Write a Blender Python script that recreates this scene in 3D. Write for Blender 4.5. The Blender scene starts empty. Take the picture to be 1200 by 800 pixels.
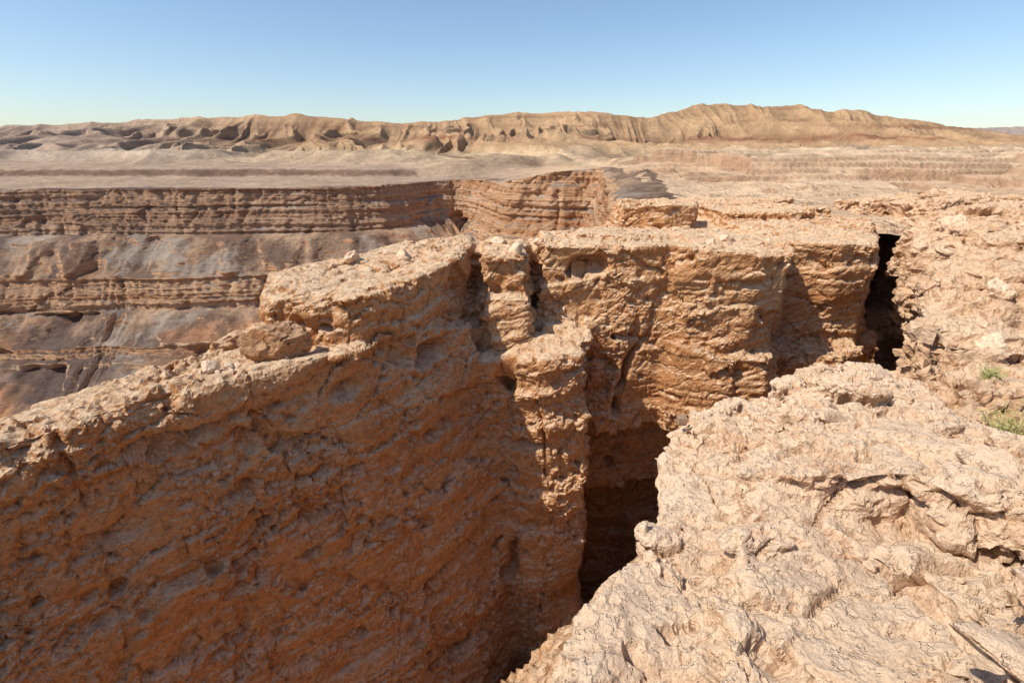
import bpy, bmesh, math, random
import numpy as np
from mathutils import Vector, Matrix
from mathutils.bvhtree import BVHTree
random.seed(4); rng=np.random.RandomState(4)
S=bpy.context.scene
COL=S.collection
# ---------------------------------------------------------------- noise
def _h(i,j,k,s):
    n=(i.astype(np.uint32)*np.uint32(374761393))^(j.astype(np.uint32)*np.uint32(668265263))^(k.astype(np.uint32)*np.uint32(2147483647-58467))
    n=n+np.uint32((s*362437+1013)&0xffffffff)
    n=(n^(n>>np.uint32(13)))*np.uint32(1274126177)
    n=(n^(n>>np.uint32(15)))*np.uint32(2246822519)
    n=n^(n>>np.uint32(16))
    return (n&np.uint32(0xffffff)).astype(np.float32)/np.float32(0xffffff)
def vn(x,y,z,s=0):
    x=np.asarray(x,np.float64);y=np.asarray(y,np.float64);z=np.asarray(z,np.float64)+np.zeros_like(x)
    fx=np.floor(x);fy=np.floor(y);fz=np.floor(z)
    i=fx.astype(np.int64);j=fy.astype(np.int64);k=fz.astype(np.int64)
    u=(x-fx).astype(np.float32);v=(y-fy).astype(np.float32);w=(z-fz).astype(np.float32)
    u=u*u*u*(u*(u*6-15)+10);v=v*v*v*(v*(v*6-15)+10);w=w*w*w*(w*(w*6-15)+10)
    r=0
    for a in (0,1):
        for b in (0,1):
            for c in (0,1):
                r=r+(u if a else 1-u)*(v if b else 1-v)*(w if c else 1-w)*_h(i+a,j+b,k+c,s)
    return r*2-1
def fbm(x,y,z,o=4,s=0,g=.5,l=2.07):
    t=0;a=1;n=0
    for q in range(o):
        t=t+a*vn(x,y,z,s+q*7);n+=a;a*=g
        x=x*l+3.1;y=y*l+1.7;z=z*l+5.3
    return t/n*1.5
def cell(x,y,z,s=0):
    """random per cell, F1, F2, tilted-plane value inside the cell"""
    fx=np.floor(x);fy=np.floor(y);fz=np.floor(z)
    i=fx.astype(np.int64);j=fy.astype(np.int64);k=fz.astype(np.int64)
    u=(x-fx).astype(np.float32);v=(y-fy).astype(np.float32);w=(z-fz).astype(np.float32)
    F1=np.full(u.shape,9,np.float32);F2=F1.copy();R=np.zeros_like(F1);T=np.zeros_like(F1)
    for a in (-1,0,1):
        for b in (-1,0,1):
            for c in (-1,0,1):
                A,B,C=i+a,j+b,k+c
                h1=_h(A,B,C,s);h2=_h(A,B,C,s+1);h3=_h(A,B,C,s+2)
                dx=a+h1-u;dy=b+h2-v;dz=c+h3-w
                d=dx*dx+dy*dy+dz*dz
                m=d<F1
                F2=np.where(m,F1,np.minimum(F2,d))
                r=(h1*7.13+h2*3.71+h3*5.9)%1
                R=np.where(m,r,R)
                T=np.where(m,(r*2-1)*dx+((h1*13.7)%1*2-1)*dy+((h2*17.3)%1*2-1)*dz,T)
                F1=np.where(m,d,F1)
    return R,np.sqrt(F1),np.sqrt(F2),T
def ss(a,b,x):
    t=np.clip((x-a)/(b-a),0,1);return t*t*(3-2*t)
# ---------------------------------------------------------------- mesh helpers
def newmesh(name,V,F,smooth=True):
    me=bpy.data.meshes.new(name)
    V=np.asarray(V,np.float32)
    if isinstance(F,np.ndarray):
        n=F.shape[1]
        me.vertices.add(len(V));me.vertices.foreach_set("co",V.ravel())
        me.loops.add(F.size);me.loops.foreach_set("vertex_index",F.ravel().astype(np.int32))
        me.polygons.add(len(F));me.polygons.foreach_set("loop_start",np.arange(0,F.size,n,dtype=np.int32))
        me.update(calc_edges=True)
    else:
        me.from_pydata([tuple(v) for v in V],[],F);me.update()
    me.polygons.foreach_set("use_smooth",np.full(len(me.polygons),smooth))
    return me
def addobj(name,me,mat=None,kind=None,label=None,category=None,group=None):
    o=bpy.data.objects.new(name,me);COL.objects.link(o)
    if mat: me.materials.append(mat)
    if kind:o["kind"]=kind
    if label:o["label"]=label
    if category:o["category"]=category
    if group:o["group"]=group
    return o
def prism(P,levels):
    P=np.array(P,float);n=len(P)
    A=0.5*np.sum(P[:,0]*np.roll(P[:,1],-1)-np.roll(P[:,0],-1)*P[:,1])
    if A<0:P=P[::-1].copy()
    e=np.roll(P,-1,0)[:,:2]-P[:,:2];e/=np.linalg.norm(e,axis=1)[:,None]+1e-9
    nn=np.stack([e[:,1],-e[:,0]],1);vv=nn+np.roll(nn,1,0);vv/=np.linalg.norm(vv,axis=1)[:,None]+1e-9
    V=[P.copy()]
    for z,o in levels:
        Q=P.copy();Q[:,:2]+=vv*o;Q[:,2]=np.minimum(z,P[:,2]-.02);V.append(Q)
    F=[list(range(n))]
    for l in range(len(levels)):
        a=l*n;b=a+n
        for i in range(n):
            j=(i+1)%n;F.append([a+j,a+i,b+i,b+j])
    b=len(levels)*n;F.append([b+i for i in range(n)][::-1])
    return np.concatenate(V),F
def merge(parts):
    V=[];F=[];o=0
    for v,f in parts:
        V.append(v);F+= [[i+o for i in q] for q in f];o+=len(v)
    return np.concatenate(V),F
def remesh(V,F,vox):
    me=newmesh("tmp",V,F);o=bpy.data.objects.new("tmp",me);COL.objects.link(o)
    m=o.modifiers.new("r","REMESH");m.mode='VOXEL';m.voxel_size=vox;m.adaptivity=0
    dg=bpy.context.evaluated_depsgraph_get();ev=o.evaluated_get(dg);em=ev.to_mesh()
    v=np.empty(len(em.vertices)*3,np.float32);em.vertices.foreach_get("co",v);v=v.reshape(-1,3)
    N=np.empty(len(em.vertices)*3,np.float32);em.vertex_normals.foreach_get("vector",N);N=N.reshape(-1,3)
    f=np.empty(len(em.loops),np.int32);em.loops.foreach_get("vertex_index",f);f=f.reshape(-1,4)
    ev.to_mesh_clear();bpy.data.objects.remove(o);bpy.data.meshes.remove(me)
    return v,N,f
def cull(V,N,F,zmin):
    m=V[:,2]>zmin
    f=F[m[F].all(1)];u,inv=np.unique(f,return_inverse=True)
    return V[u],N[u],inv.reshape(f.shape).astype(np.int32)
def segdist(P,a,b):
    a=np.array(a);b=np.array(b);ab=b-a
    t=np.clip(((P-a)@ab)/(ab@ab),0,1)
    return np.linalg.norm(P-a-t[:,None]*ab,axis=1)
# ---------------------------------------------------------------- materials
class NT:
    def __init__(s,name):
        s.m=bpy.data.materials.new(name);s.m.use_nodes=True;s.nt=s.m.node_tree;s.N=s.nt.nodes;s.L=s.nt.links
        s.b=s.N["Principled BSDF"];s.b.inputs["Roughness"].default_value=.95;s.b.inputs["Specular IOR Level"].default_value=.08
        s.g=s.N.new("ShaderNodeNewGeometry");s.P=s.g.outputs["Position"]
    def noise(s,scale,det=6,vec=None,rough=.6,dist=0,typ=None):
        n=s.N.new("ShaderNodeTexNoise")
        if typ:n.noise_type=typ
        n.inputs["Scale"].default_value=scale;n.inputs["Detail"].default_value=det
        n.inputs["Roughness"].default_value=rough;n.inputs["Distortion"].default_value=dist
        s.L.new(vec or s.P,n.inputs["Vector"]);return n.outputs[0]
    def mapr(s,v,a,b_,c,d):
        n=s.N.new("ShaderNodeMapRange");n.inputs[1].default_value=a;n.inputs[2].default_value=b_
        n.inputs[3].default_value=c;n.inputs[4].default_value=d;s.L.new(v,n.inputs[0]);return n.outputs[0]
    def mix(s,f,a,b_,mode='MIX'):
        n=s.N.new("ShaderNodeMix");n.data_type='RGBA';n.blend_type=mode
        for k,v in ((n.inputs[0],f),(n.inputs[6],a),(n.inputs[7],b_)):
            if isinstance(v,(int,float)):k.default_value=v if k.type=='VALUE' else (v,v,v,1)
            elif isinstance(v,tuple):k.default_value=v+(1,)
            else:s.L.new(v,k)
        return n.outputs[2]
    def math(s,op,a,b_):
        n=s.N.new("ShaderNodeMath");n.operation=op
        for k,v in ((n.inputs[0],a),(n.inputs[1],b_)):
            if isinstance(v,(int,float)):k.default_value=v
            else:s.L.new(v,k)
        return n.outputs[0]
    def mapping(s,sc,rot=(0,0,0)):
        mp=s.N.new("ShaderNodeMapping");mp.inputs["Scale"].default_value=sc;mp.inputs["Rotation"].default_value=rot
        s.L.new(s.P,mp.inputs[0]);return mp.outputs[0]
    def scale(s,c,f):
        x=s.N.new("ShaderNodeVectorMath");x.operation='SCALE';s.L.new(c,x.inputs[0]);s.L.new(f,x.inputs["Scale"]);return x.outputs[0]
    def nz(s):
        q=s.N.new("ShaderNodeSeparateXYZ");s.L.new(s.g.outputs["Normal"],q.inputs[0]);return q.outputs[2]
    def bump(s,h,dist,st=1.0):
        bp=s.N.new("ShaderNodeBump");bp.inputs["Strength"].default_value=st;bp.inputs["Distance"].default_value=dist
        s.L.new(h,bp.inputs["Height"]);s.L.new(bp.outputs[0],s.b.inputs["Normal"])
def rock_mat(name,dark,mid,light,dust,sc=1.0,bump=1.0,topmix=.6,strat_bump=.2,pointy=True):
    s=NT(name)
    mp=s.mapping((.12*sc,.12*sc,1.5*sc),(.05,.12,0))
    strat=s.noise(1.0,5,mp,.65,.6);med=s.noise(3.0*sc,7,None,.68);fine=s.noise(16*sc,5,None,.72)
    c=s.mix(s.mapr(s.noise(.55*sc,4),.36,.64,0,1),dark,mid)
    c=s.mix(s.mapr(strat,.42,.68,0,.8),c,light)
    c=s.mix(s.mapr(med,.55,.70,0,.5),c,tuple(d*.58 for d in dark))
    c=s.scale(c,s.mapr(fine,.3,.7,1.20,.78))
    tm=s.math('MULTIPLY',s.mapr(s.nz(),.3,.85,0,topmix),s.mapr(med,.4,.65,1,.45))
    c=s.mix(tm,c,dust)
    if pointy:  # shade in recesses and light on edges put into the colour by curvature
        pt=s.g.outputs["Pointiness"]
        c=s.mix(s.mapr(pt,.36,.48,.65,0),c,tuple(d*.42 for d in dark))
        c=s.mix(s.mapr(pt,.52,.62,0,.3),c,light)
    s.L.new(c,s.b.inputs["Base Color"])
    h=s.math('SUBTRACT',0.0,s.math('ADD',med,s.math('MULTIPLY',fine,.45)))
    h=s.math('ADD',h,s.math('MULTIPLY',s.mapr(s.noise(7*sc,3,None,.65),.57,.63,0,-1),.30))
    if strat_bump:h=s.math('ADD',h,s.math('MULTIPLY',s.noise(5.5,5,mp,.7),strat_bump))
    s.bump(h,.105*bump/sc)
    return s.m
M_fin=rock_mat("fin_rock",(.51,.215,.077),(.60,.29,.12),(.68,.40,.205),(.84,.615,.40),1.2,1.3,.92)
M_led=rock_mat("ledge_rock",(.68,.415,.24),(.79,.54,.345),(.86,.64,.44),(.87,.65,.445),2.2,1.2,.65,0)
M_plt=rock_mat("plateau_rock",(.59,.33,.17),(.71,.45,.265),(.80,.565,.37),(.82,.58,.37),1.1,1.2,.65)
M_stone=rock_mat("stone_rock",(.66,.41,.245),(.76,.53,.34),(.83,.62,.43),(.83,.62,.43),2.2,.8,.5,0,False)
M_boulder=rock_mat("boulder_rock",(.42,.19,.08),(.50,.27,.13),(.58,.37,.21),(.62,.43,.27),1.4,1,.7,.2,False)
def wall_mat():
    s=NT("canyon_strata")
    mp=s.mapping((.006,.006,.5));mp2=s.mapping((.02,.02,2.2))
    sn=s.noise(1.0,4,mp,.7,.05)
    cl=s.mix(s.mapr(sn,.38,.60,0,1),(.50,.23,.105),(.76,.47,.265))
    cl=s.mix(s.mapr(s.noise(1.0,4,mp2,.65),.5,.60,0,.5),cl,(.36,.175,.10))
    cl=s.mix(s.mapr(s.noise(.9,3,mp,.6),.57,.64,0,.6),cl,(.80,.58,.38))
    q=s.N.new("ShaderNodeSeparateXYZ");s.L.new(s.P,q.inputs[0])
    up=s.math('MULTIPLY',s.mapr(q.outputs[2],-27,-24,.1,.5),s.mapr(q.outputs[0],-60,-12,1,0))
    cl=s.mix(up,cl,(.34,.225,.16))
    tl=s.mix(s.mapr(s.noise(.05,6,None,.65),.42,.58,0,1),(.20,.13,.09),(.50,.325,.205))
    tl=s.mix(s.mapr(s.noise(1.0,6,s.mapping((.06,.06,.05)),.65),.51,.56,0,.6),tl,(.42,.355,.29))
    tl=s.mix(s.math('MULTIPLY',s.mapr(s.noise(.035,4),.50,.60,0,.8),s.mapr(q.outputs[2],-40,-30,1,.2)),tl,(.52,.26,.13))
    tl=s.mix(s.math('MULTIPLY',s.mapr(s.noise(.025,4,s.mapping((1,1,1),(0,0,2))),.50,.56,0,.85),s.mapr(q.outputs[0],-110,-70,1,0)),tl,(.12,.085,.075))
    nse=s.noise(.8,7,None,.78)
    nzz=s.math('ADD',s.nz(),s.mapr(nse,.3,.7,-.15,.15))
    c=s.mix(s.mapr(nzz,.48,.62,0,1),cl,tl)
    s.L.new(s.scale(c,s.mapr(nse,.3,.7,.72,1.25)),s.b.inputs["Base Color"])
    h=s.math('ADD',nse,s.noise(1.0,5,s.mapping((.1,.1,1.8)),.7))
    s.bump(h,.8,1.0);return s.m
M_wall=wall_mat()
def far_mat():
    s=NT("desert_ground")
    a=s.N.new("ShaderNodeAttribute");a.attribute_name="rock_shade_haze"
    n=s.noise(.9,6,s.mapping((.35,.35,1.4)),.75);n2=s.noise(.05,8,None,.72)
    r=s.math('MULTIPLY',s.mapr(n,.3,.7,.76,1.2),s.mapr(n2,.3,.7,.78,1.18))
    s.L.new(s.scale(a.outputs["Color"],r),s.b.inputs["Base Color"])
    s.bump(s.math('ADD',s.math('MULTIPLY',n,.6),s.math('MULTIPLY',n2,4)),.9,1.0)
    return s.m
M_far=far_mat()
# ---------------------------------------------------------------- rock displacement
def displace(V,N,amp=1.0,seed=0,pits=(),cracks=(),stage=0,k=1.0,rough=1.0,strat=1.0,big=1.0,tiny=1.0):
    x,y,z=V[:,0].astype(float)*k,V[:,1].astype(float)*k,V[:,2].astype(float)*k
    s=z-.12*x-.03*y+.35*fbm(x*.18,y*.18,z*.18,2,seed+90)
    top=ss(.45,.85,N[:,2]);side=1-.72*top
    if stage==0:
        d=.42*fbm(x*.28,y*.28,z*.28,3,seed)*side
        a=vn(x*.13,y*.13,s*.95,seed+20);d=d+.30*np.sign(a)*np.abs(a)**.6*side*strat
        R,F1,F2,T=cell(x*.36+.08*vn(x,y,z,seed+5),y*.36,s*.45,seed+30)
        d=d+(.8*(R-.5)+.8*T)*side-.30*np.exp(-((F2-F1)/.05)**2)
    else:
        m=(.25+.75*ss(-.25,.45,fbm(x*.45,y*.45,z*.45,3,seed+51)))*rough
        a=vn(x*.18,y*.18,s*2.3,seed+21);d=.08*np.sign(a)*np.abs(a)**.5*side*strat
        a=vn(x*.35,y*.35,s*8.,seed+22);d=d+.026*np.sign(a)*np.abs(a)**.5*side*strat
        wx=.08*vn(x*2,y*2,z*2,seed+50)+.06*vn(x*6,y*6,z*6,seed+53)
        R,F1,F2,T=cell(x*.7+wx,y*.7-wx,s*1.0+wx,seed+40)
        d=d+big*((.12*(R-.5)+.24*T)*(.35+.65*side)-.09*np.exp(-((F2-F1)/.035)**2))
        R,F1,F2,T=cell(x*2.0+wx,y*2.0,s*2.6-wx,seed+44)
        d=d+m*(.115*(R-.5)+.15*T)*(.5+.5*side)-.035*np.exp(-((F2-F1)/.05)**2)*m
        R,F1,F2,T=cell(x*4.6+wx,y*4.6,s*6-wx,seed+48)
        d=d+m*(.06*(R-.5)+.09*T)*(.65+.35*side)*tiny
        R,F1,F2,T=cell(x*11,y*11,s*13,seed+58)
        d=d+(.3+m)*(.018*(R-.5)+.030*T)*tiny
        p=fbm(x*1.3,y*1.3,z*1.9,3,seed+60);d=d-.42*np.clip(p-.50,0,1)*side*1.6
        p=vn(x*3.4,y*3.4,z*4.,seed+62);d=d-.34*np.clip(p-.46,0,1)
        d=d+.02*vn(x*9,y*9,z*9,seed+70)*(.5+m)+(1-tiny)*(.05*fbm(x*2.2,y*2.2,z*2.2,4,seed+75,.55)-.12*np.clip(vn(x*7,y*7,z*7,seed+76)-.5,0,1))
    d=d*amp/k
    w=.25*vn(x*1.5,y*1.5,z*1.5,seed+80)+.1*vn(x*5,y*5,z*5,seed+81)
    for c,r,dep in pits:
        q=np.linalg.norm((V-np.array(c))/np.array(r),axis=1)+w
        d=d-dep*np.exp(-np.clip(q,0,9)**4)
    for pts,wd,dep in cracks:
        q=np.full(len(V),9.)
        for a_,b_ in zip(pts[:-1],pts[1:]):q=np.minimum(q,segdist(V+np.stack([w,w*.0,w*.0],1)*.5,a_,b_))
        d=d-dep*np.exp(-(q/wd)**2)
    return V+N*d[:,None].astype(np.float32)
def rockmass(name,parts,v0,v1,mat,label,amp0=1,amp1=1,seed=0,pits=(),cracks=(),k=1.0,zc=-19.7,rough=1.0,strat=1.0,smooth=True,big=1.0,tiny=1.0):
    V,F=merge(parts)
    V,N,F=remesh(V,F,v0)
    V=displace(V,N,amp0,stage=0,seed=seed,k=k,strat=strat)
    V,N,F=remesh(V,F,v1)
    V,N,F=cull(V,N,F,zc)
    V=displace(V,N,amp1,stage=1,seed=seed,pits=pits,cracks=cracks,k=k,rough=rough,strat=strat,big=big,tiny=tiny)
    me=newmesh(name,V,F,smooth)
    o=addobj(name,me,mat,"structure",label,"rock")
    return o,V,F
B=-20.3
fin=[
 prism([(-17,0,-4.7),(-9.5,5,-4.25),(-7.6,6.7,-4.1),(-6.1,8.2,-4.0),(-4.9,9.2,-3.95),(-3.6,10.1,-4),(-2.2,11.7,-4.1),(-1.15,13.3,-4.6),(-.7,16,-5),
        (-2,17.5,-5),(-5,15,-5),(-6.8,12.8,-4.3),(-6.9,10.9,-4.0),(-7.7,9,-4.15),(-9,7.4,-4.25),(-11.2,5.7,-4.35),(-18,1.6,-4.9)],[(-8,.4),(-12,1.0),(-16,1.6),(B,2.2)]),
 prism([(-5.45,11.15,-3.15),(-4.3,10.65,-3.15),(-3.2,11.0,-3.0),(-2.3,12.0,-2.85),(-1.75,13.3,-2.75),(-1.35,14.75,-2.75),(-1.3,18,-2.75),(-3.9,16.3,-2.8),(-6.0,12.8,-2.95)],[(-4.2,.1),(-7,.1)]),
 prism([(-.9,14.2,-2.8),(.5,14.1,-2.83),(.52,17,-2.75),(-.9,17,-2.75)],[(-3.70,.0)]),
 prism([(-.9,13.85,-3.94),(.5,13.8,-3.92),(.52,16.5,-3.9),(-.9,16.5,-3.92)],[(-5.35,.0)]),
 prism([(-1.25,13.2,-5.5),(-.34,12.95,-5.4),(-.3,15.5,-5.3),(-1.1,15.5,-5.3)],[(-9,.1),(-14,.3),(B,.6)]),
 prism([(-.05,12.75,-5.4),(.9,12.45,-5.2),(2.0,12.8,-5.1),(2.2,15.5,-4.9),(0,15.5,-5.0)],[(-9,.1),(-13,.2),(B,.4)]),
 prism([(-1.4,15.9,-3.0),(9,17,-3.2),(9.5,20,-3.2),(3.2,19.4,-3.0),(-1.4,18,-3.0)],[(-8,0),(-12,0)]),
 prism([(.85,15.0,-2.65),(2,14.9,-2.65),(3.5,14.8,-2.6),(4.6,15.0,-2.6),(5.5,14.5,-2.65),(7,14.2,-2.75),(8.0,14.6,-2.8),(8.6,15.6,-2.85),(9.0,17,-2.95),(9.5,19.0,-2.9),(3.2,18.9,-2.6),(.85,18,-2.6)],[(-5,.0),(-6.6,.15),(-8.6,.05),(-9,-1.2)]),
 prism([(4.9,14.6,-5.6),(6.2,13.9,-5.7),(7.6,13.8,-5.8),(8.5,14.8,-5.9),(8.8,17,-6),(5,17,-6)],[(-7.2,.1),(-8.8,.0)]),
 prism([(-1.5,16.8,-4),(2.6,18.4,-4),(9,18.8,-4),(11.6,19,-4),(13.6,21.0,-4),(15.3,24,-4),(-1,20.6,-4)],[(B,.1)]),
 prism([(9.2,16.7,-2.85),(10.5,16.2,-2.8),(11.8,16.5,-2.85),(12.5,17.5,-2.85),(14.2,20.3,-2.85),(15.9,23.3,-2.9),(9,24,-2.9)],[(-7,.05)]),
 prism([(8.7,15.8,-6.1),(10.5,15.2,-6.3),(11.7,15.8,-6.2),(12.2,17.6,-6),(8.6,18,-6)],[(B,.4)]),
 prism([(12.3,17.2,-6.4),(13.0,16.9,-6.6),(13.5,17.9,-6.2),(13.0,18.4,-6.2)],[(-9,.1)]),
 prism([(3.4,19,-3.15),(9,18.6,-3.1),(13.4,20,-3.0),(15.6,23.8,-3.05),(16.8,27,-3.2),(17.5,33,-3.6),(8,36,-3.7),(6,30,-3.4),(4.6,25,-3.3),(4.4,22,-3.2)],[(-12,.1)]),
 prism([(4.7,22.6,-2.25),(6.5,22.1,-2.15),(8.0,22.5,-2.25),(8.6,24.3,-2.2),(7,26,-2.3),(4.9,25,-2.3)],[(-4,.2)]),
 prism([(9.3,22.8,-2.6),(11.8,22.4,-2.5),(14.5,24,-2.45),(13.0,26.3,-2.5),(9,28,-2.6)],[(-4,.2)]),
 prism([(6.0,27.5,-2.8),(9,27,-2.7),(13.2,27,-2.5),(16,30,-2.6),(9,34,-3)],[(-4,.2)]),
]
pits=[((-2.9,11.2,-4.1),(.55,.7,.24),.7),((-2.2,12.0,-4.75),(.55,.7,.28),.75),((-2.7,11.4,-4.55),(.3,.5,.3),.4),((-6.3,7.9,-4.9),(.55,.6,.25),.4),
      ((-3.7,10.1,-4.9),(.3,.5,.22),.35),((2.2,14.9,-3.3),(.55,.7,.28),.65),((7.5,14.0,-4.6),(.35,.5,.3),.35),((-1.5,13.2,-3.6),(.3,.4,.2),.3),((-4.5,9.5,-7.5),(.5,.6,.3),.3),((-5.2,9.0,-5.3),(.2,.4,.3),.25),((-6.9,7.4,-6.3),(.3,.4,.2),.2)]
cracks=[([(-1.1,14.3,-2.7),(-1.1,14.2,-4.2),(-1.1,13.6,-5.6)],.16,1.0),
        ([(.68,14.5,-2.6),(.68,14.5,-5.3)],.14,.9),
        ([(-.9,13.9,-3.82),(.6,13.9,-3.80)],.07,.4),
        ([(-.2,12.9,-5.2),(-.22,12.7,-7.5),(-.2,12.5,-9),(-.1,12.3,-12.5)],.16,1.4),
        ([(4.6,15,-2.6),(4.45,14.8,-4.5),(4.1,14.7,-5.5),(3.6,14.7,-6.2),(3.3,14.7,-8)],.11,.9),
        ([(1.0,14.9,-5.2),(4.2,14.7,-5.5)],.08,.25),([(5.9,14.3,-2.8),(6.0,14.1,-5.6)],.09,.4),
        ([(.6,12.5,-6.2),(1.1,12.4,-9.0)],.06,.25),([(-3.4,10.3,-4.6),(-4.6,9.4,-5.9),(-6.4,7.9,-6.6)],.06,.15),([(-2.6,11.4,-6.2),(-5,9.2,-7.8),(-7,7.2,-8.0)],.07,.16),
        ([(-7.2,7.0,-4.1),(-7.05,7.1,-6.0)],.05,.15),([(-3.0,10.9,-3.0),(-2.9,10.8,-3.9)],.06,.25),([(2.9,14.8,-2.6),(3.0,14.7,-4.2)],.06,.3),([(-1.6,12.7,-5.5),(-1.5,12.6,-9.5)],.08,.4)]
fin_o,finV,finF=rockmass("cliff",fin,.13,.046,M_fin,"narrow fin of orange sandstone above a deep shaded slot canyon",.24,.80,3,pits,cracks,rough=.95,smooth=False,big=.6)
ledge_low=prism([(-1.0,-5,-4.4),(-.3,-1,-4.4),(.1,.6,-4.4),(.3,1.6,-4.4),(.6,2.3,-4.4),(1.15,3.3,-4.4),(1.7,4.4,-4.4),(2.3,5.4,-4.4),(3.1,6.3,-4.4),(3.9,6.9,-4.4),(5.5,8.3,-4.5),(7.3,8.9,-4.7),(9.8,9.4,-4.8),(11,6,-4.4),(11,-5,-4.4)],[(-5.5,.1),(-8,1.7),(-11,3.5),(-15,4.7),(B,5.6)])  # unseen lower wall, flared into the slot to cut its light
rockmass("cliff",[ledge_low],.2,.12,M_fin,"unseen sandstone wall beneath the pale canyon rim ledge, flared to darken the slot",.5,1,15)
led=[
 prism([(-.5,-2.5,-2.3),(-.25,-1,-2.2),(.05,.6,-2.2),(.27,1.6,-2.28),(.57,2.3,-2.42),(1.13,3.3,-2.66),(1.7,4.4,-2.86),(2.25,5.35,-3.02),(3.1,6.3,-3.2),(3.9,6.9,-3.3),(5.5,8.3,-3.5),(6.8,8.9,-3.75),
        (7.4,8.5,-3.9),(7.0,7.6,-3.9),(6.7,6.2,-3.8),(6.4,5,-3.5),(6.8,3,-3.0),(9.4,2,-2.7),(9.5,0,-2.2),(9,-2.5,-2)],[(-4,.15),(-5.2,.2)]),
 prism([(.8,1.2,-2.08),(1.3,2.4,-2.25),(1.95,3.4,-2.45),(2.85,4.6,-2.7),(4.0,5.6,-2.94),(5.2,6.7,-3.25),(5.9,6.3,-3.5),(5.7,4.8,-3.25),(6.0,2.6,-2.6),(9,-2.4,-1.8),(0.2,-2.4,-1.9)],[(-3,.3)]),
 prism([(1.75,3.3,-2.30),(2.15,3.05,-2.16),(2.9,2.95,-2.06),(3.6,2.55,-1.98),(4.6,2.4,-2.05),(5.2,3.6,-2.65),(5.0,5.0,-2.95),(4.3,5.3,-2.78),(2.9,4.5,-2.46)],[(-2.3,.03),(-3.2,.1)]),
 prism([(2.9,3.9,-2.24),(3.5,3.4,-2.10),(4.3,3.5,-2.24),(4.8,4.2,-2.6),(4.6,4.9,-2.72),(3.9,4.8,-2.48)],[(-2.4,.02),(-3,.0)]),
 prism([(3.9,6.0,-2.8),(4.5,5.6,-2.72),(5.0,6.0,-3.0),(5.4,6.9,-3.25),(4.9,6.9,-3.1)],[(-3.4,.1)]),
 prism([(1.15,1.35,-2.0),(1.75,1.6,-1.93),(2.3,1.35,-1.87),(2.6,.4,-1.8),(1.3,.3,-1.85)],[(-2.1,.02),(-2.6,.05)]),
 prism([(2.5,1.9,-1.95),(3.2,2.05,-1.88),(3.9,1.5,-1.85),(3.6,.6,-1.75),(2.6,.9,-1.82)],[(-2.0,.0),(-2.6,.0)]),
]
led_o,ledV,ledF=rockmass("rock_ledge",led,.07,.0215,M_led,"rough pale sandstone ledge sloping down to the slot canyon rim",.6,1.0,11,
    pits=[((2.6,2.95,-2.28),(.35,.15,.05),.10),((1.9,3.1,-2.30),(.25,.15,.05),.08),((4.4,5.6,-3.0),(.5,.3,.1),.15),((3.1,3.9,-2.42),(.35,.2,.06),.10)],cracks=[([(1.2,1.5,-2.05),(2.6,2.1,-2.05),(3.5,1.8,-1.95)],.04,.15),([(2.2,4.3,-2.5),(3.6,4.6,-2.5),(5.2,4.1,-2.5)],.05,.15),([(1.5,.7,-1.9),(1.75,1.6,-1.95),(1.6,2.3,-2.15)],.03,.12),([(1.0,.5,-1.9),(1.35,1.45,-2.0),(1.1,1.9,-2.1)],.025,.1),([(2.1,.6,-1.85),(2.2,1.5,-1.9),(2.6,1.9,-1.95)],.025,.1)],k=1.9,zc=-4.9,rough=1.15,strat=.15,smooth=False,tiny=.6)
plt=[
 prism([(5.8,3.2,-4.2),(6.8,6.5,-4.4),(7.3,8.6,-4.5),(9.0,10.7,-4.4),(10.2,12.2,-4.0),(13.1,15.4,-3.2),(14.3,17.0,-3.1),(16.1,19.9,-3.0),(17.8,23.1,-3.0),(18.8,27,-3.2),(18.4,34,-3.6),(26,34,-3.3),(30,24,-3),(30,4,-4),(20,-4,-4),(9,-4,-4)],[(-6,.0),(-10,.0),(-16,.1)]),
 prism([(9.35,11.0,-3.95),(10.3,9.9,-4.0),(11.4,9.9,-3.95),(13,8.8,-3.9),(20,6,-3.6),(30,6,-3.4),(30,20,-3),(16.2,20,-3),(13.1,15.4,-3.2)],[(-5,.1)]),
 prism([(10.6,12.7,-3.5),(11.3,11.4,-3.45),(12.6,11.2,-3.4),(14,10.2,-3.35),(22,7.5,-3.2),(30,8,-3.0),(30,21,-2.8),(16.5,20.5,-2.8),(13.3,15.6,-3.0)],[(-4.5,.1)]),
 prism([(12.0,14.0,-3.0),(12.3,12.8,-2.95),(13.6,12.6,-2.9),(15,11.5,-2.85),(24,9,-2.8),(30,22,-2.7),(17.7,22.4,-2.6),(14.0,16.1,-2.7)],[(-4,.1)]),
 prism([(14.5,16.7,-2.45),(13.7,14.9,-2.4),(15,14.0,-2.35),(16.5,13,-2.3),(25,11,-2.2),(28,21,-2.1),(18.3,22,-2.2),(15.8,18.8,-2.35)],[(-4,.05)]),
 prism([(15.9,18,-2.1),(17,15.9,-2.0),(19,16.4,-1.9),(24,14,-1.9),(26,19,-1.9),(17.8,20.4,-2.0)],[(-4,.1)]),
 prism([(18.8,25.4,-2.4),(19.3,23.8,-2.3),(21,24.6,-2.2),(24,24,-2.1),(26,30,-2.4),(19,31,-2.7)],[(-5,.1)]),
]
plt_o,pltV,pltF=rockmass("rock_plateau",plt,.18,.07,M_plt,"broad stepped sandstone plateau beside the slot canyon",1.0,1.25,23,zc=-15.5,smooth=False)
me=newmesh("f",[(-40,-30,-19.8),(20,-30,-19.8),(20,26,-19.8),(-40,26,-19.8)],[[0,1,2,3]],False)
addobj("canyon_floor",me,M_fin,"structure","shaded gravel floor of the slot canyon","ground")
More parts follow.
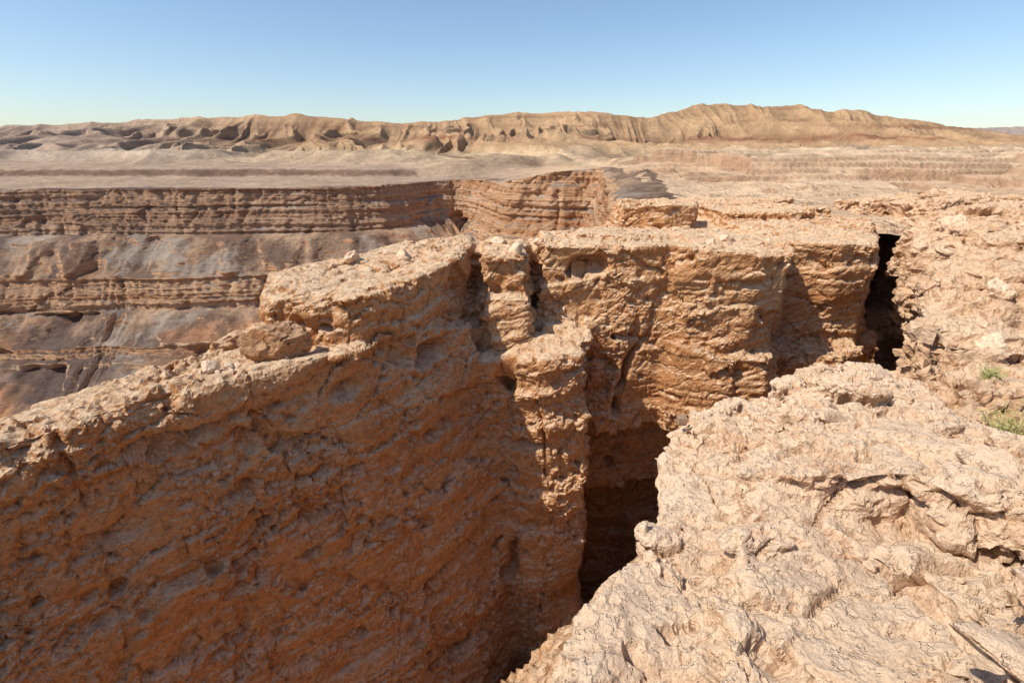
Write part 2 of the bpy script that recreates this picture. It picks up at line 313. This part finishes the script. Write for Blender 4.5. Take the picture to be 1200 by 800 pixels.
# ---------------------------------------------------------------- plateau height
def terr(v,n,sh=.25):
    f=np.floor(v*n);r=v*n-f;return (f+ss(.5-sh,.5+sh,r))/n
def plateau(X,Y):
    q=X/np.maximum(np.abs(Y),1);q=np.where(Y>0,q,np.sign(X)*9)
    zR=-3.7-.014*np.clip(Y,0,420)
    zP=-11+(zR+11)*ss(-.12,.12,q)
    zP=np.where(Y<0,-3,zP)
    st=ss(0,1,(Y-(222+12*fbm(X/70,Y/200,X*0,3,31)))/8)*(1-ss(-.12,.06,q));zP=zP+3.2*st
    w=ss(30,70,Y)*ss(.1,.3,q);tn=fbm(X/40,Y/22,X*0,3,41)
    zP=zP+5.0*terr(tn*.5+.5,5,.10)*w*(1-.3*ss(300,500,Y))-1.8*w
    tn2=fbm(X/9,Y/6,X*0,4,43)
    zP=zP+.8*terr(tn2*.5+.5,4,.12)*(Y>0)*(1-ss(60,140,Y))*ss(.05,.3,q)
    mesa=ss(.0,.06,fbm(X/60,Y/60,X*0,3,47)+ss(.3,.55,q)-.35)*ss(95,112,Y)*(1-ss(200,260,Y))*ss(.15,.3,q)
    zP=zP+3.4*terr(mesa,3,.15)
    zP=zP+.35*fbm(X/14,Y/14,X*0,4,45)+.10*fbm(X/1.5,Y/1.5,X*0,3,46)
    return zP,q,mesa,st
# ---------------------------------------------------------------- canyon wall
rimc=np.array([(4.8,25),(6.0,31),(8.2,40),(11.5,60),(15.5,83),(19,104),(21.5,124),(24.0,141),(21,147),(14,147),(6,148),(-1,152),(-5,165),(-11,188),(-20,196),(-31,188),(-40,170),(-52,163),(-75,159),(-95,157),(-110,158),(-132,155),(-150,153),(-185,155),(-220,153),(-270,146),(-330,140)],float)
def catmull(P,step):
    out=[]
    for i in range(len(P)-1):
        p0=P[max(i-1,0)];p1=P[i];p2=P[i+1];p3=P[min(i+2,len(P)-1)]
        n=max(2,int(np.linalg.norm(p2-p1)/step))
        for t in np.arange(n)/n:
            out.append(.5*((2*p1)+(-p0+p2)*t+(2*p0-5*p1+4*p2-p3)*t*t+(-p0+3*p1-3*p2+p3)*t**3))
    return np.array(out)
rim=catmull(rimc,.42)
ns=len(rim)
def smooth(a,w):
    k=np.hanning(2*w+1);k/=k.sum();ap=np.concatenate([np.repeat(a[:1],w,0),a,np.repeat(a[-1:],w,0)])
    return np.stack([np.convolve(ap[:,c],k,'valid') for c in range(a.shape[1])],1)
sm=smooth(rim,25)
tg=np.gradient(sm,axis=0);tg/=np.linalg.norm(tg,axis=1)[:,None]
nrm=np.stack([-tg[:,1],tg[:,0]],1)
nrm=smooth(nrm,15);nrm/=np.linalg.norm(nrm,axis=1)[:,None]
x0,y0=rim[:,0],rim[:,1]
sidx=np.arange(ns);ie=int(np.argmin(np.hypot(x0-24.0,y0-141)))
east=1-ss(ie-12,ie+5,sidx)
ip=int(np.argmin(np.hypot(x0+6,y0-175)))
prom=1-ss(ip-20,ip+60,sidx)
tsc=1-.72*prom;tsc=tsc*(1-east)+.08*east
tsc=smooth(tsc[:,None],20)[:,0]
bt=(1.6*fbm(x0/40,y0/40,x0*0,3,5)+.9*np.abs(fbm(x0/7,y0/7,x0*0,3,9)))*(1-.6*east)
lead=np.array([-7,-4,-2,-.6]);dep=np.concatenate([np.zeros(4),np.arange(0,60,.24)])
SX,DX=np.meshgrid(np.arange(ns),np.arange(len(dep)),indexing='ij')
T=dep[DX]
sx,sy=x0[SX],y0[SX]
prof_t=[0,5,5.4,12.5,12.8,22,22.3,31,31.4,38,38.3,41,41.3,60]
prof_o=[0,1.2,1.9,3.9,4.6,16,16.6,19,20,29,29.3,30.4,32,57]
profB_t=[0,5,5.4,10,11,60];profB_o=[0,1.2,1.9,3.2,4.0,57]
fan=ss(-.05,.40,fbm(x0/26,y0/26,x0*0,3,19))[SX]
fan=ss(.0,1,fan+.5*fbm(sx/9,T/9,T*0,3,21))*ss(9,15,T)
offA=np.interp(T,prof_t,prof_o);offB=np.interp(T,profB_t,profB_o)
off0=np.maximum(offA,offA+(offB-offA)*fan)
zr0=plateau(x0,y0)[0];zr0=smooth(zr0[:,None],40)[:,0]
Zw=zr0[SX]-T
tw=(ss(12.6,14,T)*(1-ss(21,22.5,T))+ss(31,32,T)*(1-ss(37,38.5,T))+ss(41,43,T))
tw=np.maximum(tw,fan)
tw=tw*ss(.3,.8,tsc)[SX]
off=off0*tsc[SX]+(1-tsc[SX])*T*.14
zq=Zw+.4*fbm(sx/40,sy/40,sx*0,2,11)
a=vn(sx/80,sy/80,zq*1.1,12);b=vn(sx/35,sy/35,zq*3.2,13)
off=off+(1-tw)*(.28*np.sign(a)*np.abs(a)**.4+.16*np.sign(b)*np.abs(b)**.4)
R_,F1_,F2_,T_=cell((sx/7).ravel(),(sy/7).ravel(),(zq/9).ravel(),14)
off=off+((1-tw.ravel())*(.45*(R_-.5)+.6*T_-.25*np.exp(-((F2_-F1_)/.04)**2))).reshape(off.shape)
R_,F1_,F2_,T_=cell((sx/1.4).ravel(),(sy/1.4).ravel(),(zq/1.5).ravel(),18)
off=off+((1-.5*tw.ravel())*(.4*(R_-.5)+.35*T_)).reshape(off.shape)
g=np.abs(fbm(sx/20,sy/20,T/45,4,15));g2_=np.abs(fbm(sx/7,sy/7,T/24,3,115))
off=off+tw*(9*(.28-g)+2.4*(.3-g2_))+ (1-tw)*(-.8*np.exp(-(g/.06)**2))
off=off+tw*.9*fbm(sx/3,sy/3,Zw/3,4,16)
off=off+bt[SX]
off=np.where(DX<4,bt[SX]+lead[np.minimum(DX,3)],off)
Xw=sx+nrm[SX,0]*off;Yw=sy+nrm[SX,1]*off
zl=plateau(Xw[:,:4],Yw[:,:4])[0]
Zw[:,:4]=zl+np.array([-.6,.1,.2,.2])[None,:]
Zw[:,3]=np.maximum(Zw[:,3],Zw[:,4]+.05)
nd=len(dep)
ii=np.arange(ns-1)[:,None]*nd;jj=np.arange(nd-1)[None,:];a=ii+jj
F=np.stack([a.ravel(),(a+1).ravel(),(a+nd+1).ravel(),(a+nd).ravel()],1).astype(np.int32)
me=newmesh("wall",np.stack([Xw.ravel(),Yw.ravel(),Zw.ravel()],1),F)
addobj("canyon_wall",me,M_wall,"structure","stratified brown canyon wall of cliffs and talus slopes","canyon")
# ---------------------------------------------------------------- far ground
ang=np.concatenate([np.radians(np.linspace(-57,57,1400)),np.radians(np.linspace(58,302,110))])
rad=np.concatenate([26*np.exp(np.linspace(0,math.log(240/26),390))[:-1],240*np.exp(np.linspace(0,math.log(1250/240),560))[:-1],1250*np.exp(np.linspace(0,math.log(7.2),50))])
A,Rr=np.meshgrid(ang,rad)
X=(np.sin(A)*Rr).ravel();Y=(np.cos(A)*Rr).ravel()
nA,nR=len(ang),len(rad)
edge=(rim+nrm*(bt-2.0)[:,None])[::6]
can=np.concatenate([np.array([(-700,180),(-600,-160),(-60,-25),(-20,-3),(-14,4),(-8.5,9),(-6.4,14),(-3.9,18),(3.0,21)],float),edge])
ins=np.zeros(X.shape,bool)
cd=np.nonzero((Y<215)&(Y>-170)&(X<45))[0];cx=X[cd];cy=Y[cd];ic=np.zeros(len(cd),bool)
for i in range(len(can)):
    a=can[i];b=can[(i+1)%len(can)]
    c=((a[1]>cy)!=(b[1]>cy));xx=(b[0]-a[0])*(cy-a[1])/(b[1]-a[1]+1e-9)+a[0];ic^=(c&(cx<xx))
ins[cd]=ic
zP,q,mesa,stp=plateau(X,Y)
Z=np.where(ins,-62+2*fbm(X/12,Y/12,X*0,4,62),zP)
# hills
tx=(np.array([-600,-200,0,100,200,260,350,400,470,540,600,650,700,760,790,820,880,950,1020,1080,1130,1200,1500,2200])-600)/654.
th=np.array([.045,.048,.049,.054,.060,.065,.070,.064,.054,.063,.075,.075,.076,.066,.077,.087,.089,.085,.075,.062,.051,.038,.03,.04])*1.02
Hq=np.interp(q,tx,th)+.0006*fbm(q*30,q*0,q*0,2,70)
lft=1-ss(-.75,-.35,q)
yr=760+50*vn(q*5,q*0,q*0,72)+120*lft
yb=245+70*(1-ss(-.5,-.1,q))+20*vn(q*9,q*0,q*0,73)
s=(Y-yb)/(yr-yb);sc=np.clip(s,0,1)
wpx=X+26*fbm(X/120,Y/120,X*0,3,74)+.08*Y
def rid(a,b,sd,k=2.0):return np.clip(np.abs(vn(a,b,a*0,sd))*k,0,1)
def bil(a,b,sd,k=2.0):return 1-np.clip(np.abs(vn(a,b,a*0,sd))*k,0,1)
r1=rid(wpx/90,Y/340,75,1.8);r2=rid((wpx+.1*Y)/34,Y/210,76,1.7);r3=rid(wpx/13,Y/95,77,1.6);r4=bil(wpx/6.5,Y/34,78)
shape=.45*sc+.55*sc**.5;shape=shape*(1-.10*sc**3)/.90
e1=(1-sc**6);e2=1-sc**6
hgt=Y*Hq*shape*(1-e1*.48*r1)*(1-(.06+e2*.58)*r2)*(1-e2*.34*r3-.02*r3)*(1-.12*e2*r4)
hgt=hgt+(terr(hgt/19.,1,.16)*19-hgt)*.22*(1-sc**4)*ss(.05,.2,sc)
after=np.clip((Y-yr)/600,0,1)
hc=yr*Hq*(1-.06*r2)*(1-.02*r3)
hgt=np.where(Y>yr,hc*(1-after*1.2),hgt)
hgt=hgt+.7*fbm(X/14,Y/14,X*0,4,83)*np.minimum(sc*3,1)*(1-.6*sc)
fh=np.clip(1.1-rid(wpx/28,Y/40,81,1.9)+.12*fbm(X/8,Y/12,X*0,3,82),0,1.15)
foot=6*fh*ss(yb-30,yb+10,Y)*(1-ss(.02,.2,s))
zm=np.where(Y>0,hgt+foot,0)
Z=Z+np.where((Y>yb-100)&~ins,zm,0)
fr=ss(3000,4200,Y)*(1-ss(4800,7000,Y))
fh2=(.041+.005*fbm(q*4,q*0,q*0,3,84)+.0015*fbm(q*30,q*0,q*0,3,85))*4200
Z=Z+fr*fh2
V=np.stack([X,Y,Z],1)
ii=np.arange(nR-1)[:,None]*nA;jj=np.arange(nA)[None,:]
a=ii+jj;b=ii+(jj+1)%nA
F=np.stack([a.ravel(),(a+nA).ravel(),(b+nA).ravel(),b.ravel()],1)[:, ::-1].astype(np.int32)
me=newmesh("ground",V,F)
G=Z.reshape(nR,nA)
dr=np.gradient(G,axis=0)/np.gradient(Rr,axis=0);da=np.gradient(G,axis=1)/(np.abs(np.gradient(A,axis=1))*Rr)
slope=np.hypot(dr,da).ravel()
def c3(*c):return np.array(c)[None,:]
def lerp(a,b,t):return a+(b-a)*t[:,None]
nz=fbm(X/30,Y/30,Z/6,4,91);n2=fbm(X/5,Y/5,Z/2,4,92)
C=lerp(c3(.59,.375,.22),c3(.66,.465,.295),np.clip(.5+.6*nz,0,1))
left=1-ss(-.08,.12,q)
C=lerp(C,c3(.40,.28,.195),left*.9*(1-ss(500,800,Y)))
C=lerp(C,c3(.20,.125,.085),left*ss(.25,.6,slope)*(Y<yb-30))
C=lerp(C,c3(.68,.52,.34),np.clip(mesa,0,1)*.6)
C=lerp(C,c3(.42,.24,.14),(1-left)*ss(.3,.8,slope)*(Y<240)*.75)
zr=Z+4*nz
mc=lerp(c3(.57,.41,.25),c3(.47,.30,.165),ss(-5,4,zr))
band=np.exp(-((zr-11)/3.)**2)*np.clip(.6+1.3*fbm(X/90,Y/90,X*0,3,99),0,1)
mc=lerp(mc,c3(.23,.095,.055),band*.9)
band=np.exp(-((zr-27)/3.)**2)*np.clip(.5+1.3*fbm(X/90,Y/90,X*0,3,199),0,1)
mc=lerp(mc,c3(.24,.11,.065),band*.85)
mc=lerp(mc,c3(.47,.295,.16),ss(28,44,zr)*.7)
mc=lerp(mc,c3(.27,.15,.085),np.clip(vn(X/200,Y/200,Z/4,101),0,1)*.55)
mc=lerp(mc,c3(.14,.075,.045),np.clip(.6*r2+.35*r1+.5*r3-.5,0,1)*.9*(1-.5*sc**3))  # gully shade painted into the hill colour
mc=lerp(mc,c3(.62,.46,.30),np.clip(foot/6,0,1)*.55)
mc=lerp(mc,c3(.33,.275,.25),(1-ss(-.85,-.3,q))*.45)
mt=ss(yb-30,yb+5,Y)
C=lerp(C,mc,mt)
C=lerp(C,c3(.30,.31,.37),ss(1700,3000,Y)*(1-.6*ss(.3,.8,q)))  # distance haze painted into the far range as a blue tint
C=C*(1+.16*n2)[:,None]
att=me.color_attributes.new("rock_shade_haze","FLOAT_COLOR","POINT")
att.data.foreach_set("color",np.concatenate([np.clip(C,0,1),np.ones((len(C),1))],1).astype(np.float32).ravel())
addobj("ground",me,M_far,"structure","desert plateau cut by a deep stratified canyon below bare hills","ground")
# ---------------------------------------------------------------- loose rocks
def tree(V,F):return BVHTree.FromPolygons([tuple(v) for v in V.tolist()],F.tolist())
def sub(V,F,box):
    m=(V[:,0]>box[0])&(V[:,0]<box[1])&(V[:,1]>box[2])&(V[:,1]<box[3])&(V[:,2]>-6)
    f=F[m[F].all(1)];u,inv=np.unique(f,return_inverse=True);return V[u],inv.reshape(f.shape)
T_fin=tree(*sub(finV,finF,(-10,13,5,24)));T_led=tree(*sub(ledV,ledF,(-1,9,0,10)));T_plt=tree(*sub(pltV,pltF,(7,26,3,30)))
def drop_(T,x,y):
    h=T.ray_cast(Vector((x,y,5)),Vector((0,0,-1)));return (h[0],h[1]) if h[0] else (None,None)
def rockmesh(seed,sub_=4,flat=.6):
    bm=bmesh.new();bmesh.ops.create_icosphere(bm,subdivisions=sub_,radius=1)
    P=np.array([v.co[:] for v in bm.verts]);F=np.array([[v.index for v in f.verts] for f in bm.faces],np.int32);bm.free()
    r=np.random.RandomState(seed)
    P=P*1.25
    for i in range(13):
        n=r.normal(size=3);n/=np.linalg.norm(n);c=r.uniform(.62,.95)
        d=P@n-c;P=P-np.clip(d,0,None)[:,None]*n[None,:]*.96
    P*=np.array([1,r.uniform(.65,.95),flat])
    Nn=P/np.linalg.norm(P,axis=1)[:,None]
    d=.07*fbm(P[:,0]*1.7,P[:,1]*1.7,P[:,2]*1.7,3,seed)+.05*fbm(P[:,0]*6,P[:,1]*6,P[:,2]*6,3,seed+9)
    R,F1,F2,T=cell(P[:,0]*2.2,P[:,1]*2.2,P[:,2]*3.,seed);d=d+.08*(R-.5)+.12*T
    P=P+Nn*d[:,None]
    return newmesh("rock",P,F,False)
meshes=[];small=[];fine=[]
for i in range(7):
    fl=[.5,.7,.4,.8,.55,.35,.65][i]
    m=rockmesh(50+i,4,fl);m.materials.append(M_stone);meshes.append(m)
    m=rockmesh(50+i,3,fl);m.materials.append(M_stone);small.append(m)
    m=rockmesh(50+i,5,fl);m.materials.append(M_led);fine.append(m)
def put(name,mesh,T,x,y,s,label,cat,group=None,sink=.25,rot=None,sz=(1,1,1)):
    p,n=drop_(T,x,y)
    if p is None:return
    me=mesh.copy();me.transform(Matrix.Diagonal((s*sz[0],s*sz[1],s*sz[2],1)))
    o=bpy.data.objects.new(name,me);COL.objects.link(o)
    o.location=p+Vector((0,0,s*sz[2]*(.5-sink)))
    o.rotation_euler=(random.uniform(-.25,.25),random.uniform(-.25,.25),rot if rot is not None else random.uniform(0,6.28))
    o["label"]=label;o["category"]=cat
    if group:o["group"]=group
bm_=rockmesh(77,6,.9);bm_.materials.append(M_boulder)
put("boulder",bm_,T_fin,-4.9,9.95,.54,"large squarish brown boulder resting against the fin wall","boulder",None,-.05,.4,(1.0,.8,1.0))
for x,y,s in [(-5.75,8.95,.17),(-5.9,9.3,.1),(-5.45,9.1,.13),(-5.55,9.5,.10),(-6.1,9.15,.08),(-6.3,8.8,.07),(-6.8,9.2,.10),(-7.1,8.3,.06)]:
    put("stone",random.choice(small),T_fin,x,y,s,"small loose tan stone lying on the fin's sunlit crest","stone","loose stones on the canyon fin",.15)
for i in range(50):
    t=random.random();x=-9+5*t+random.gauss(0,.25);y=5.6+4.7*t+random.gauss(0,.3)+.4
    p=drop_(T_fin,x,y)[0]
    if p is None or p.z<-4.7:continue
    put("stone",random.choice(small),T_fin,x,y,random.choice([.03,.04,.05,.06]),"small loose tan stone lying on the fin's sunlit crest","stone","loose stones on the canyon fin",.25)
for i in range(80):
    x=random.uniform(-5.4,12);y=random.uniform(13.5,20)
    p=drop_(T_fin,x,y)[0]
    if p is None or p.z<-3.7:continue
    put("stone",random.choice(small),T_fin,x,y,random.choice([.07,.1,.14,.2,.3]),"weathered stone lying on top of the fin","stone","loose stones on the canyon fin",.45)
for x,y,s,z in [(1.5,1.25,.17,.6),(2.05,1.35,.19,.55),(1.2,1.12,.15,.6),(1.78,1.1,.15,.6),(1.5,1.52,.13,.6),(2.4,1.25,.17,.6),(.95,1.35,.12,.6),(2.7,1.6,.18,.6)]:
    put("boulder",random.choice(fine),T_led,x,y,s,"rounded pale slab set in the rough ledge","boulder","slabs on the rock ledge",.25,None,(1.4,1.0,z))
for x,y,s,z in [(3.3,3.0,.2,.7),(3.6,2.6,.2,.8),(4.0,3.5,.2,.8),(3.9,4.1,.2,.7),(4.4,4.7,.2,.8),(4.9,5.7,.25,.8),(3.2,1.9,.2,.6),(5.2,6.2,.2,.7)]:
    put("boulder",random.choice(fine),T_led,x,y,s,"pale angular boulder half sunk in the rough ledge","boulder","boulders on the rock ledge",.45,None,(1.3,.95,z))
for i in range(200):
    x=random.uniform(.3,7);y=random.uniform(.9,8.5)
    put("stone",random.choice(small),T_led,x,y,random.choice([.015,.02,.025,.03,.04,.06]),"small pale stone lying on the rough ledge","stone","loose stones on the rock ledge",.3)
for x,y,s in [(13.7,15.9,.4),(14.8,17.3,.5),(13.0,14.9,.3),(10.6,10.6,.35),(11.8,12.0,.4),(13.0,12.1,.35),(15.2,14.6,.4)]:
    put("boulder",random.choice(meshes),T_plt,x,y,s,"angular tan boulder lying beside the dark cleft","boulder","boulders on the plateau",.35)
for i in range(50):
    x=random.uniform(9,24);y=random.uniform(9,28)
    put("stone",random.choice(small),T_plt,x,y,random.choice([.08,.12,.2,.3]),"tan stone lying on the layered plateau","stone","loose stones on the plateau",.35)
# ---------------------------------------------------------------- shrubs
def leafmat(n,c):
    m=bpy.data.materials.new(n);m.use_nodes=True;b=m.node_tree.nodes["Principled BSDF"];b.inputs["Roughness"].default_value=.7
    no=m.node_tree.nodes.new("ShaderNodeTexNoise");no.inputs["Scale"].default_value=12
    r=m.node_tree.nodes.new("ShaderNodeValToRGB");r.color_ramp.elements[0].color=tuple(v*.6 for v in c)+(1,);r.color_ramp.elements[1].color=tuple(min(1,v*1.5) for v in c)+(1,)
    r.color_ramp.elements[0].position=.35;r.color_ramp.elements[1].position=.65
    m.node_tree.links.new(no.outputs[0],r.inputs[0]);m.node_tree.links.new(r.outputs[0],b.inputs["Base Color"]);return m
M_leaf=leafmat("shrub_leaf",(.32,.32,.09));M_twig=leafmat("shrub_twig",(.40,.34,.16))
def shrub(T,x,y,s,label,dens=12):
    p,n=drop_(T,x,y)
    if p is None:return
    tv=[];tf=[];lv=[];lf_=[]
    for i in range(90):
        d=Vector((random.gauss(0,.6),random.gauss(0,.6),random.uniform(.35,1.1))).normalized()
        L=s*random.uniform(.5,1);side=d.cross(Vector((0,0,1))).normalized()*.006
        up=side.cross(d).normalized()*.006
        b=Vector((random.gauss(0,.06),random.gauss(0,.06),-.03))*s;e=b+d*L
        k=len(tv);tv+=[b+side,b+up,b-side-up,e];tf+=[[k,k+1,k+3],[k+1,k+2,k+3],[k+2,k,k+3]]
        for j in range(dens):
            c=b+d*L*random.uniform(.35,1)+Vector([random.gauss(0,.03) for _ in range(3)])
            u=Vector([random.gauss(0,1) for _ in range(3)]).normalized();w=u.orthogonal().normalized()
            l=random.uniform(.012,.03);k=len(lv);lv+=[c-u*l,c+w*l*.35,c+u*l,c-w*l*.35];lf_.append([k,k+1,k+2,k+3])
    o=addobj("desert_shrub",newmesh("tw",tv,tf,False),M_twig,None,label,"shrub",None);o.location=p;o["group"]="desert shrubs"
    c=addobj("foliage",newmesh("lf",lv,lf_,False),M_leaf);c.parent=o
shrub(T_plt,9.3,9.1,.34,"low yellow-green desert shrub growing in a rock hollow",6)
shrub(T_plt,8.15,7.3,.78,"green desert shrub rooted between pale ledge rocks",12)
# ---------------------------------------------------------------- light, camera
sun=Vector((-.69,-.28,.95)).normalized()
L=bpy.data.lights.new("sun","SUN");L.energy=5.0;L.angle=math.radians(.5);L.color=(1,.945,.86)
lo=bpy.data.objects.new("sun",L);lo.rotation_euler=sun.to_track_quat('Z','Y').to_euler();COL.objects.link(lo)
W=bpy.data.worlds.new("World");S.world=W;W.use_nodes=True;nt=W.node_tree;bg=nt.nodes["Background"]
sk=nt.nodes.new("ShaderNodeTexSky");sk.sky_type='NISHITA';sk.sun_disc=False
sk.sun_elevation=math.asin(sun.z);sk.sun_rotation=math.atan2(sun.x,sun.y)%(2*math.pi);sk.air_density=1.0;sk.dust_density=.5;sk.ozone_density=3.2
nt.links.new(sk.outputs[0],bg.inputs[0]);bg.inputs[1].default_value=.15
cam=bpy.data.cameras.new("camera");cam.lens=18;cam.sensor_width=36;cam.clip_end=20000;cam.clip_start=.05
co=bpy.data.objects.new("camera",cam);co.rotation_euler=(math.radians(90-20.6),0,0);COL.objects.link(co);S.camera=co
S.view_settings.view_transform='Standard';S.view_settings.look='None';S.view_settings.exposure=0
